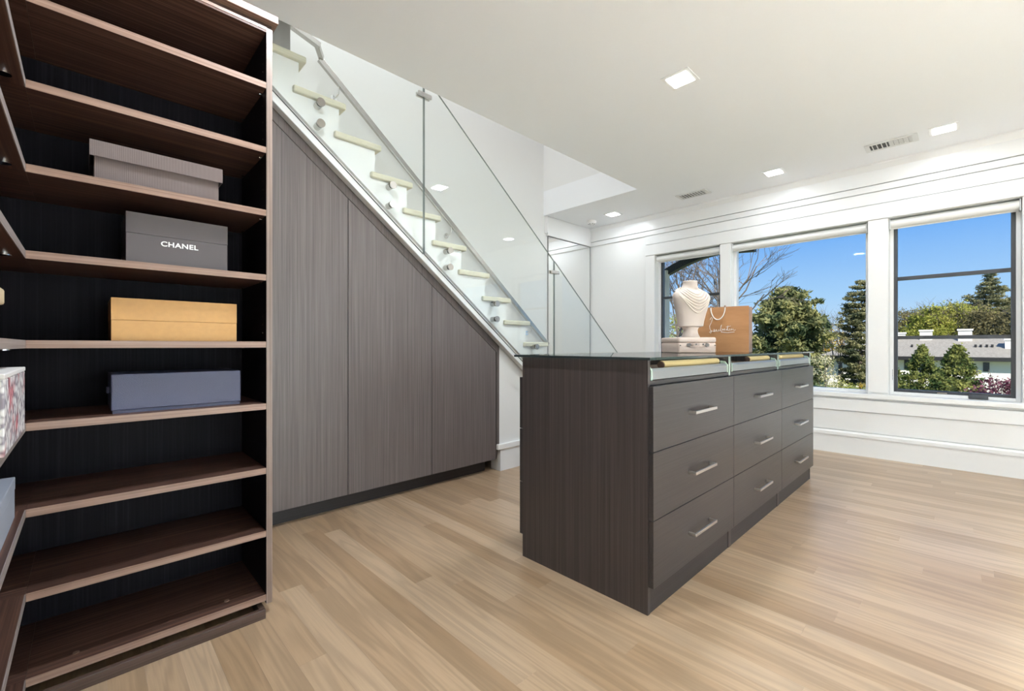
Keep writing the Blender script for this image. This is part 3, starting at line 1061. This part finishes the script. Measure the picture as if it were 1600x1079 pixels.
def rrect(w, d, r, n=6):
    pts = []
    for cx, cy, a0 in ((w / 2 - r, d / 2 - r, 0), (-w / 2 + r, d / 2 - r, 90), (-w / 2 + r, -d / 2 + r, 180), (w / 2 - r, -d / 2 + r, 270)):
        for k in range(n + 1):
            a = math.radians(a0 + 90 * k / n)
            pts.append((cx + r * math.cos(a), cy + r * math.sin(a)))
    return pts


def rloft(mb, w, d, r, z0, z1, br):
    rings = []
    for s, z in ((br, z0), (br * .3, z0 + br * .3), (0, z0 + br), (0, z1 - br), (br * .3, z1 - br * .3), (br, z1)):
        rings.append([(x, y, z) for x, y in rrect(w - 2 * s, d - 2 * s, max(r - s, .002))])
    return mb.loft(rings)


# small suitcase; its front looks along local -y
SC = (2.679, 1.205)
sc = empty('suitcase', 'small cream suitcase with buckled handle lying on the glass top', 'suitcase', (SC[0], SC[1], ZT), math.radians(232 + 90))
rloft(MB(), .240, .235, .016, 0, .060, .006).build('case_body', 'cream_case', sc, smooth=True)
rloft(MB(), .242, .237, .016, .0605, .092, .009).build('lid', 'cream_case', sc, smooth=True)
hd = MB().rbar([(-.042, -.120, .048), (-.034, -.134, .050), (0, -.138, .051), (.034, -.134, .050), (.042, -.120, .048)], .006, .014).build('handle', 'cream_case', sc)
for s in (-1, 1):
    c = MB().tube([(s * .052, -.1205, .047), (s * .052, -.126, .047)], .012, 4).build('buckle', 'case_trim', sc)
    MB().tube([(s * .060, -.1195, .047), (s * .060, -.124, .047)], .0105, 10).build('buckle_plate', 'case_trim', c, smooth=True)
    MB().tube([(s * .022, -.1395, .051), (s * .022, -.143, .051)], .005, 10).build('rivet', 'case_trim', hd)
    MB().tube([(s * .108, -.1175, .044), (s * .108, -.121, .044)], .004, 8).build('corner_rivet', 'case_trim', sc)

# necklace bust
BZ = ZT + .0925
BR = math.radians(240 + 90)
bu = empty('necklace_bust', 'cream linen bust display standing on the suitcase', 'display bust', (SC[0] + .016, SC[1] - .010, BZ), BR)


def ering(hw, hd_, z, yo=0.0, n=28, p=2.3):
    out = []
    for k in range(n):
        a = 2 * math.pi * k / n
        c, s = math.cos(a), math.sin(a)
        out.append((hw * math.copysign(abs(c) ** (2 / p), c), yo + hd_ * math.copysign(abs(s) ** (2 / p), s), z))
    return out


st = [(.056, .052, 0), (.056, .052, .006), (.050, .047, .014), (.044, .042, .030), (.043, .041, .045), (.047, .043, .056), (.055, .046, .064)]
MB().loft([ering(a, b, z, 0, p=2.0) for a, b, z in st]).build('pedestal', 'linen', bu, smooth=True)
ts = [(.062, .045, .0645, 0), (.080, .052, .070, 0), (.086, .055, .100, 0), (.097, .060, .150, -.004), (.109, .066, .195, -.008), (.119, .066, .235, -.008),
      (.121, .060, .255, -.004), (.114, .052, .272, .000), (.095, .044, .285, .004), (.070, .040, .296, .008), (.052, .039, .308, .008), (.045, .038, .322, .006),
      (.042, .037, .336, .004), (.043, .038, .346, .003), (.040, .035, .350, .003)]
TORSO = ts
MB().loft([ering(a, b, z, y) for a, b, z, y in ts]).build('torso', 'linen', bu, smooth=True)


def torso_at(z):
    for i in range(len(ts) - 1):
        if ts[i][2] <= z <= ts[i + 1][2]:
            f = (z - ts[i][2]) / (ts[i + 1][2] - ts[i][2])
            return [ts[i][j] * (1 - f) + ts[i + 1][j] * f for j in (0, 1, 3)]
    return [ts[-1][0], ts[-1][1], ts[-1][3]]


nk = empty('necklace', 'many-stranded cream bead necklace draped over the bust', 'necklace', (SC[0] + .016, SC[1] - .010, BZ), BR)
drops = [.262, .246, .228, .210, .192, .172, .150]
for i, zb in enumerate(drops):
    pts = []
    for k in range(33):
        u = -1 + 2 * k / 32
        ang = u * 1.0 * math.pi * .62          # goes round to the back of the neck
        x_top = .052 + .006 * i
        zt = .302 - .004 * i
        drop = (1 - abs(u) ** 1.7)
        z = zt + (zb - zt) * (drop if abs(u) < 1 else 0)
        hw, hd2, yo = torso_at(z)
        a = math.sin(max(-1.2, min(1.2, u * 1.15))) * min(1, (x_top + .012 * i) / max(hw, .04)) if True else 0
        xx = hw * a
        ct = math.sqrt(max(0, 1 - min(1, abs(xx / hw)) ** 2.3)) if hw else 0
        yy = yo - (hd2 * (max(0.0, 1 - abs(xx / hw) ** 2.3)) ** (1 / 2.3)) - .004
        if abs(u) > .86:
            f = (abs(u) - .86) / .14
            yy = yy * (1 - f) + (yo + .01) * f
            z += .012 * f
        pts.append((xx, yy, z))
    MB().tube(pts, .0042, 7).build('bead_strand', 'pearl', nk, smooth=True)

# shopping bag; front looks along local -y
bg = empty('shopping_bag', 'brown paper shopping bag with white cord handle and script lettering', 'shopping bag', (3.165, 1.19, ZT), math.radians(189 + 90))
bw, bd, bh = .368, .13, .305
fr_ = MB()
fr_.box(-bw / 2, bw / 2, -bd / 2, -bd / 2 + .0015, 0, bh).box(-bw / 2, bw / 2, bd / 2 - .0015, bd / 2, 0, bh).box(-bw / 2, bw / 2, -bd / 2 + .0015, bd / 2 - .0015, 0, .0015)
fr_.build('paper_body', 'kraft', bg)
for s in (-1, 1):
    gm = MB()
    x0 = s * (bw / 2)
    xi = s * (bw / 2 - .025)
    gm.add([(x0, -bd / 2, 0), (x0, 0, 0), (x0, bd / 2, 0), (x0, -bd / 2, bh), (xi, 0, bh), (x0, bd / 2, bh)], [(0, 1, 4, 3), (1, 2, 5, 4)])
    gm.build('gusset', 'kraft_in', bg)
box(-.055, .045, -bd / 2 - .0012, -bd / 2 - .0002, bh - .115, bh - .002).build('front_tab', 'kraft', bg)
hp = []
for k in range(17):
    a = math.pi * k / 16
    hp.append((-.004 - .045 * math.cos(a), -bd / 2 - .005, bh - .004 - .082 * math.sin(a)))
MB().tube(hp, .0035, 8).build('cord_handle', 'cord', bg, smooth=True)
for xx in (-.049, .041):
    MB().tube([(xx, -bd / 2 - .004, bh - .004), (xx, -bd / 2 - .002, bh + .008)], .006, 8).build('cord_knot', 'kraft_in', bg)
hp = []
for k in range(13):
    a = math.pi * k / 12
    hp.append((-.004 - .045 * math.cos(a), bd / 2 + .004, bh - .004 - .08 * math.sin(a)))
MB().tube(hp, .0035, 8).build('cord_handle', 'cord', bg, smooth=True)
# script lettering as pen strokes (x, z) in bag units
ST = [[(-.050, .232), (-.040, .250), (-.034, .240), (-.040, .215), (-.052, .190), (-.050, .170), (-.040, .150), (-.046, .140), (-.054, .147), (-.040, .156), (-.022, .150), (-.018, .162), (-.024, .166), (-.026, .154), (-.014, .152), (-.008, .166)],
      [(-.008, .166), (-.008, .152), (0, .152), (.006, .166), (.006, .152), (.014, .156), (.024, .196), (.020, .188), (.016, .158), (.024, .152), (.030, .162), (.024, .168)],
      [(.024, .168), (.034, .164), (.042, .168), (.040, .156), (.034, .160), (.044, .170), (.046, .156), (.054, .168), (.056, .156), (.064, .190), (.060, .160), (.068, .156)],
      [(.052, .180), (.080, .186)],
      [(.068, .156), (.074, .170), (.074, .156), (.082, .160), (.084, .170), (.088, .157), (.094, .169), (.098, .156), (.110, .160)],
      [(.020, .146), (.060, .142), (.104, .146)]]
for s in ST:
    MB().tube([(x_ - .005, -bd / 2 - .0022, z_ - .012) for x_, z_ in s], .0013, 5).build('script_stroke', 'print_white', bg)
text_mesh('PARIS', 'small_print', .010, 'kraft_in', bg, (-.005, -bd / 2 - .0016, .25), (math.pi / 2, 0, 0)) if False else None

# ------------------------------------------------------------------ outdoors
ZG = -6.0
M['lawn'] = plain('lawn', (.16, .20, .06), .9, noise=.3, nscale=.6)
tag(box(5.6, 420, -260, 300, ZG - .3, ZG).build('ground', 'lawn'), 'green lawn far below the windows', 'ground', kind='structure')

M['stone'] = plain('pale_stone', (.70, .66, .58), .8, noise=.08, nscale=3)
M['stucco'] = plain('white_stucco', (.84, .82, .78), .8)
M['slate'] = plain('grey_shingle', (.29, .27, .235), .85, noise=.18, nscale=4)
M['fascia'] = plain('black_fascia', (.02, .02, .022), .5)
M['dark_pane'] = plain('dark_window_pane', (.05, .06, .075), .1)
M['bark'] = plain('grey_bark', (.16, .13, .105), .9, noise=.3, nscale=5)
M['eave_wood'] = plain('olive_soffit_board', (.26, .27, .18), .7)

RAYF = np.array([math.cos(YAW), math.sin(YAW)])
RAYR = np.array([math.sin(YAW), -math.cos(YAW)])


def spot(px, X):
    """ground position at world X in the direction of a picture column"""
    d = RAYF + (px - 800) / F_PX * RAYR
    s = X / d[0]
    return d[0] * s, d[1] * s, s


def zat(py, s):
    return CAM_H + (539.5 - py) / F_PX * s


# ---- house opposite
HX = 95.0
ho = empty('house', 'pale neighbouring house with long grey hipped roof', 'house', (HX, 4, ZG))
hp_ = Matrix.Translation((-HX, -4, -ZG))
ze = -.75
hy0, hy1 = -13.0, 17.6
body = MB().box(HX, HX + 12, hy0, hy1, ZG, ze).build('wall', 'stucco', ho, matrix=hp_)
# protruding left wing
MB().box(HX - 1.2, HX - .01, 11.2, 15.0, ZG, ze - .1).build('wing_wall', 'stucco', ho, matrix=hp_)
rf = MB()
a, b, c, d, zr = HX - 1.4, HX + 13.4, hy0 - 1.2, hy1 + 1.2, 2.35
rf.add([(a, c, ze), (b, c, ze), (b, d, ze), (a, d, ze), (HX + 6, c + 6.5, zr), (HX + 6, d - 7.5, zr)],
       [(0, 4, 5, 3), (1, 2, 5, 4), (0, 1, 4), (2, 3, 5), (0, 3, 2, 1)])
rf.build('roof', 'slate', ho, matrix=hp_)
rw = MB()
rw.add([(HX - 2.6, 10.6, ze + .02), (HX + 4, 10.6, ze + .02), (HX + 4, 15.6, ze + .02), (HX - 2.6, 15.6, ze + .02), (HX + .4, 13.1, ze + 1.5), (HX + 4, 13.1, ze + 1.5)],
       [(0, 4, 3), (0, 1, 5, 4), (3, 4, 5, 2), (1, 2, 5), (0, 3, 2, 1)])
rw.build('wing_roof', 'slate', ho, matrix=hp_)
MB().box(a - .12, a, c, 10.5, ze - .55, ze + .03).build('fascia_board', 'fascia', ho, matrix=hp_)
MB().box(a - .12, a, 15.7, d, ze - .55, ze + .03).build('fascia_board', 'fascia', ho, matrix=hp_)
MB().box(HX - 2.72, HX - 2.6, 10.6, 15.6, ze - .5, ze + .05).build('fascia_board', 'fascia', ho, matrix=hp_)
for px, w, z0, z1, xx in ((1407, 1.25, .7, 3.25, HX + 6), (1447, 1.5, .9, 3.6, HX + 5.5), (1508, 1.55, .9, 3.6, HX + 5), (1582, 1.5, -.5, 2.0, HX + 2.2), (1353, 1.4, .6, 2.9, HX + 6)):
    sx_, sy_, s_ = spot(px, xx)
    ch = MB().box(xx - .6, xx + .6, sy_ - w / 2, sy_ + w / 2, z0 - .6, z1 - .25).build('chimney', 'stucco', ho, matrix=hp_)
    MB().box(xx - .75, xx + .75, sy_ - w / 2 - .12, sy_ + w / 2 + .12, z1 - .249, z1).build('chimney_cap', 'stucco', ch, matrix=hp_)
for px in (1524.5, 1532.5, 1542, 1550.5, 1425):
    sx_, sy_, s_ = spot(px, HX + 2.2)
    MB().tube([(HX + 2.2, sy_, .6), (HX + 2.2, sy_, 1.15)], .14, 8).build('roof_pipe', 'fascia', ho, matrix=hp_)


def hwin(px0, px1, py0, py1, X, n=2):
    _, ya, s_ = spot(px0, X)
    _, yb, _ = spot(px1, X)
    z1, z0 = zat(py0, s_), zat(py1, s_)
    ya, yb = min(ya, yb), max(ya, yb)
    f = MB().box(X - .10, X - .012, ya, yb, z0, z1).build('window_frame', 'fascia', ho, matrix=hp_)
    for k in range(n):
        u0 = ya + (yb - ya) * (k + .08) / n
        u1 = ya + (yb - ya) * (k + .92) / n
        MB().box(X - .115, X - .101, u0, u1, z0 + .1, z1 - .1).build('pane', 'dark_pane', f, matrix=hp_)


hwin(1293.5, 1302.5, 560.5, 571.5, HX, 2)
hwin(1322.5, 1326.5, 560.5, 567.5, HX, 1)
hwin(1329, 1345.5, 560.5, 572.5, HX - 1.2, 2)
hwin(1322.5, 1328.5, 584, 598, HX, 1)
hwin(1330, 1336, 585, 599.5, HX - 1.2, 1)
hwin(1338, 1343.5, 585, 599.5, HX - 1.2, 1)
hwin(1353, 1358, 560.5, 573, HX, 1)
hwin(1413, 1426, 562, 577, HX, 2)
hwin(1440, 1452, 563, 577, HX, 2)
hwin(1536, 1546, 566, 580, HX, 2)

# ---- our own eave and porch post outside the left window
ev = empty('eave', 'dark arched eave beam of this house outside the left window', 'eave', (5.8, 2.7, ZG))
ep = Matrix.Translation((-5.8, -2.7, -ZG))
pts = []
for k in range(15):
    u = k / 14
    y = 3.30 - u * 1.40
    pts.append((6.2, y, 1.99 + .30 * math.sin(min(1.0, u / .72) * math.pi / 2) - (.03 * max(0, u - .72) / .28)))
MB().rbar(pts, .10, .10).build('arched_beam', 'fascia', ev, matrix=ep)
MB().box(5.26, 6.35, 1.80, 3.5, 2.36, 2.42).build('soffit', 'eave_wood', ev, matrix=ep)
MB().box(6.10, 6.20, 3.06, 3.20, ZG, 2.10).build('post', 'stone', ev, matrix=ep)

# ---- trees
M['pine'] = leafy('pine_needles', (.07, .105, .055), (.40, .39, .17), .5)
M['pine2'] = leafy('blue_pine_needles', (.08, .105, .065), (.38, .36, .19), .5)
M['spring'] = leafy('spring_leaves', (.22, .26, .05), (.52, .50, .13), .6)
M['spring2'] = leafy('olive_buds', (.13, .12, .06), (.33, .29, .14), .6)
M['cedar'] = leafy('arborvitae_leaves', (.06, .10, .035), (.32, .33, .10), 2.2)
M['maple'] = leafy('red_maple_leaves', (.10, .032, .050), (.30, .13, .17), 2.5)
M['yellow'] = leafy('yellow_leaves', (.40, .30, .03), (.70, .45, .09), 2)
M['blossom'] = leafy('cream_blossom', (.34, .33, .13), (.80, .74, .52), 3.5)


def leaf_mesh(name, pts, size, mat, parent, asp=1.8, flat=0.0):
    """many small leaf quads at the given points"""
    n = len(pts)
    pts = np.asarray(pts)
    nrm = rng.normal(size=(n, 3))
    nrm[:, 2] += flat * np.sign(rng.random(n) - .2)
    nrm /= np.linalg.norm(nrm, axis=1)[:, None]
    ref = rng.normal(size=(n, 3))
    u = np.cross(nrm, ref)
    u /= np.linalg.norm(u, axis=1)[:, None]
    v = np.cross(nrm, u)
    s = size * rng.uniform(.6, 1.4, n)[:, None]
    u = u * s * asp * .5
    v = v * s * .5
    co = np.empty((n, 4, 3))
    co[:, 0] = pts - u
    co[:, 1] = pts - v
    co[:, 2] = pts + u
    co[:, 3] = pts + v
    me = bpy.data.meshes.new(name)
    me.vertices.add(n * 4)
    me.vertices.foreach_set('co', co.ravel())
    me.loops.add(n * 4)
    me.loops.foreach_set('vertex_index', np.arange(n * 4))
    me.polygons.add(n)
    me.polygons.foreach_set('loop_start', np.arange(n) * 4)
    me.polygons.foreach_set('loop_total', np.full(n, 4))
    me.materials.append(M[mat])
    me.update()
    me.validate()
    o = bpy.data.objects.new(name, me)
    COL.objects.link(o)
    o.parent = parent
    return o


def pine(px, X, top_py, half_px, mat, label, base_frac=.18, seed=0, n_lv=17, group='tall pines outside', dens=1.0, conic=.55):
    r = np.random.default_rng(seed)
    x, y, s = spot(px, X)
    zt = zat(top_py, s)
    H = zt - ZG
    W = half_px / F_PX * s
    t = empty('pine_tree', label, 'tree', (x, y, ZG), group=group)
    MB().tube([(0, 0, 0), (.1, .05, H * .4), (0, -.08, H * .75), (0, 0, H * .97)], [W * .075, W * .055, W * .03, W * .006], 8).build('trunk', 'bark', t, smooth=True)
    P = []
    br = MB()
    for l in range(n_lv):
        f = l / (n_lv - 1)
        z = H * (base_frac + (1 - base_frac) * f * .97)
        prof = (1 - f) ** conic if f > .35 else (.78 + .22 * f / .35) * (1 - .35) ** conic
        L = W * prof / (.65 ** conic) * 1.0
        nb = int(7 if f < .85 else 5)
        for k in range(nb):
            a = 2 * math.pi * (k + r.random() * .9) / nb + l * 1.1
            ll = max(L * r.uniform(.62, 1.12), W * .10)
            rise = ll * r.uniform(.05, .32)
            e = np.array([math.cos(a) * ll, math.sin(a) * ll, z + rise])
            br.tube([(0, 0, z), (e[0] * .5, e[1] * .5, z + rise * .25), tuple(e)], [W * .016, W * .011, W * .004], 4, caps=False)
            nt_ = int(max(3, ll / (W * .085)))
            for q in range(nt_):
                g = .28 + .74 * (q + r.random()) / nt_
                c = np.array([e[0] * g, e[1] * g, z + rise * g * g]) + r.normal(size=3) * W * .035
                m_ = int(34 * dens)
                P.append(c + r.normal(size=(m_, 3)) * np.array([.075, .075, .032]) * W)
    br.build('branches', 'bark', t)
    leaf_mesh('foliage', np.vstack(P), W * .045, mat, t, 2.4, .8)
    return t


def blob_tree(name, px, X, top_py, half_px, mat, label, cat='tree', group=None, seed=0, zbot=None, size=.05, nblob=34, per=150, shape='round', trunk=True, spread=.20):
    r = np.random.default_rng(seed)
    x, y, s = spot(px, X)
    zt = zat(top_py, s)
    W = half_px / F_PX * s
    z0 = ZG if zbot is None else zbot
    H = zt - z0
    t = empty(name, label, cat, (x, y, z0), group=group)
    if trunk:
        tr_ = MB().tube([(0, 0, 0), (W * .03, 0, H * .4), (0, W * .03, H * .8)], [W * .06, W * .04, W * .015], 7)
        for k in range(9):
            a = k * 2.4
            z = H * (.3 + .06 * k)
            if shape == 'cone':
                break
            tr_.tube([(0, 0, z), (math.cos(a) * W * .35, math.sin(a) * W * .35, z + H * .12), (math.cos(a) * W * .7, math.sin(a) * W * .7, z + H * .2)], [W * .025, W * .015, W * .006], 5, caps=False)
        tr_.build('trunk', 'bark', t, smooth=True)
    P = []
    for k in range(nblob):
        if shape == 'cone':
            f = r.random() ** 1.3
            rad = W * (1 - f) ** .8 * math.sqrt(r.uniform(.25, 1)) * .92
            a = r.random() * 2 * math.pi
            c = np.array([math.cos(a) * rad, math.sin(a) * rad, H * (.03 + .93 * f)])
            sg = W * spread * (1.1 - .75 * f)
            P.append(c + r.normal(size=(per, 3)) * sg * np.array([1, 1, .8]))
        else:
            v = r.normal(size=3)
            v /= np.linalg.norm(v)
            q = r.uniform(.45, .93)
            c = np.array([v[0] * W * q * .95, v[1] * W * q * .95, H * .60 + v[2] * H * .36 * q])
            P.append(c + r.normal(size=(per, 3)) * W * spread * np.array([1, 1, .7]))
    leaf_mesh('foliage', np.vstack(P), W * size, mat, t, 1.6)
    return t


def bare_tree(px, X, top_py, half_px, label, seed=0, depth=6, group='bare trees outside', rad=.03):
    r = random.Random(seed)
    x, y, s = spot(px, X)
    H = zat(top_py, s) - ZG
    W = half_px / F_PX * s
    t = empty('bare_tree', label, 'tree', (x, y, ZG), group=group)
    mb = MB()

    def grow(p, d, ln, rd, k):
        q = p + d * ln
        mid = p + d * ln * .5 + Vector((r.gauss(0, 1), r.gauss(0, 1), r.gauss(0, .5))) * ln * .05
        mb.tube([p, mid, q], [rd, rd * .85, rd * .65], 5 if k > 2 else 3, caps=False)
        if k == 0:
            return
        for j in range(3 if k > 1 else 4):
            nd = (d + Vector((r.gauss(0, .5), r.gauss(0, .5), r.gauss(.10, .32)))).normalized()
            grow(p + d * ln * r.uniform(.6, 1.0), nd, ln * r.uniform(.58, .82), rd * .58, k - 1)
    n_st = 4
    for j in range(n_st):
        a = j * 2 * math.pi / n_st + .4
        d = Vector((math.cos(a) * .32, math.sin(a) * .32, 1)).normalized()
        grow(Vector((0, 0, H * .26)), d, H * .27, H * .0075, depth)
    mb.tube([(0, 0, 0), (0, 0, H * .14), (0, 0, H * .28)], [H * .03, H * .024, H * .018], 9)
    mb.build('branches', 'bark', t)
    return t


# seen through the middle window
pine(1229, 72, 450, 62, 'pine', 'broad rounded pine in the middle window', .12, 5, 17, dens=1.5, conic=.42)
pine(1345, 78, 436, 34, 'pine2', 'tall slim pine at the right of the middle window', .10, 9, 18, dens=1.3, conic=.40)
bare_tree(1313, 86, 468, 22, 'thin leafless tree between the two pines', 4, 4)
blob_tree('blossom_tree', 1290, 34, 533, 27, 'blossom', 'small cream-blossomed tree in front of the house', group=None, seed=3, size=.055, nblob=40, per=70, spread=.16)
blob_tree('deciduous_tree', 1300, 130, 503, 26, 'yellow', 'yellow-leaved tree low behind the house wing', group='trees far behind the house', seed=21, size=.05, nblob=30, per=110)
blob_tree('deciduous_tree', 1262, 120, 515, 30, 'spring2', 'olive tree low behind the broad pine', group='trees far behind the house', seed=22, size=.05, nblob=30, per=110)
blob_tree('yellow_shrub', 1351, 42, 586, 10, 'yellow', 'small yellow shrub at the corner of the middle window', 'shrub', seed=23, size=.10, nblob=26, per=50, trunk=False)
blob_tree('green_shrub', 1315, 60, 592, 20, 'spring', 'low green hedge shrub before the house door', 'shrub', seed=24, size=.08, nblob=18, per=60, trunk=False)
# seen through the right window
for i, (px, X, py, hp2, mat, lab) in enumerate((
        (1418, 135, 478, 34, 'spring2', 'budding brownish tree at the left of the barred window'),
        (1450, 128, 474, 40, 'spring', 'bright yellow-green tree behind the chimneys'),
        (1494, 132, 462, 44, 'spring', 'tall yellow-green tree behind the middle chimney'),
        (1548, 126, 468, 40, 'spring2', 'wide olive-brown tree behind the roof pipes'),
        (1592, 122, 458, 34, 'spring2', 'olive-brown tree at the right edge of the barred window'))):
    blob_tree('deciduous_tree', px, X, py, hp2, mat, lab, group='trees far behind the house', seed=40 + i, size=.046, nblob=90, per=140, spread=.14)
pine(1547, 160, 428, 30, 'pine2', 'dark pine rising above the trees in the barred window', .55, 31, 11, dens=1.0, conic=.8)
bare_tree(1475, 128, 455, 30, 'leafless treetop above the yellow-green trees', 8, 4)
blob_tree('arborvitae', 1441, 30, 533, 78, 'cedar', 'dark conical evergreen left in the barred window', 'shrub', 'conical evergreens', 51, size=.030, nblob=420, per=70, shape='cone', spread=.075)
blob_tree('arborvitae', 1495, 27, 530, 92, 'cedar', 'wide conical evergreen in the middle of the barred window', 'shrub', 'conical evergreens', 52, size=.027, nblob=480, per=80, shape='cone', spread=.070)
blob_tree('arborvitae', 1402, 33, 572, 40, 'cedar', 'low conical evergreen at the left edge of the barred window', 'shrub', 'conical evergreens', 53, size=.05, nblob=120, per=60, shape='cone', spread=.14)
blob_tree('arborvitae', 1466, 24, 577, 60, 'cedar', 'low bushy evergreen between the two conical ones', 'shrub', 'conical evergreens', 54, size=.045, nblob=140, per=70, shape='cone', spread=.15)
blob_tree('red_maple', 1562, 23, 573, 46, 'maple', 'purple-red maple at the right of the barred window', 'tree', None, 55, size=.055, nblob=150, per=110, spread=.17)
blob_tree('yellow_shrub', 1586, 17, 598, 15, 'yellow', 'yellow-leaved shrub in the lower right window corner', 'shrub', None, 56, size=.09, nblob=40, per=50, trunk=True)
# seen through the left window
bare_tree(1078, 20, 330, 60, 'large leafless tree behind the necklace bust', 15, 5)
blob_tree('green_shrub', 1058, 60, 488, 26, 'spring', 'yellow-green foliage at the bottom of the left window', 'shrub', None, 61, size=.06, nblob=46, per=90)
blob_tree('green_shrub', 1125, 66, 496, 34, 'spring', 'yellow-green foliage behind the shopping bag', 'shrub', None, 62, size=.06, nblob=46, per=90)
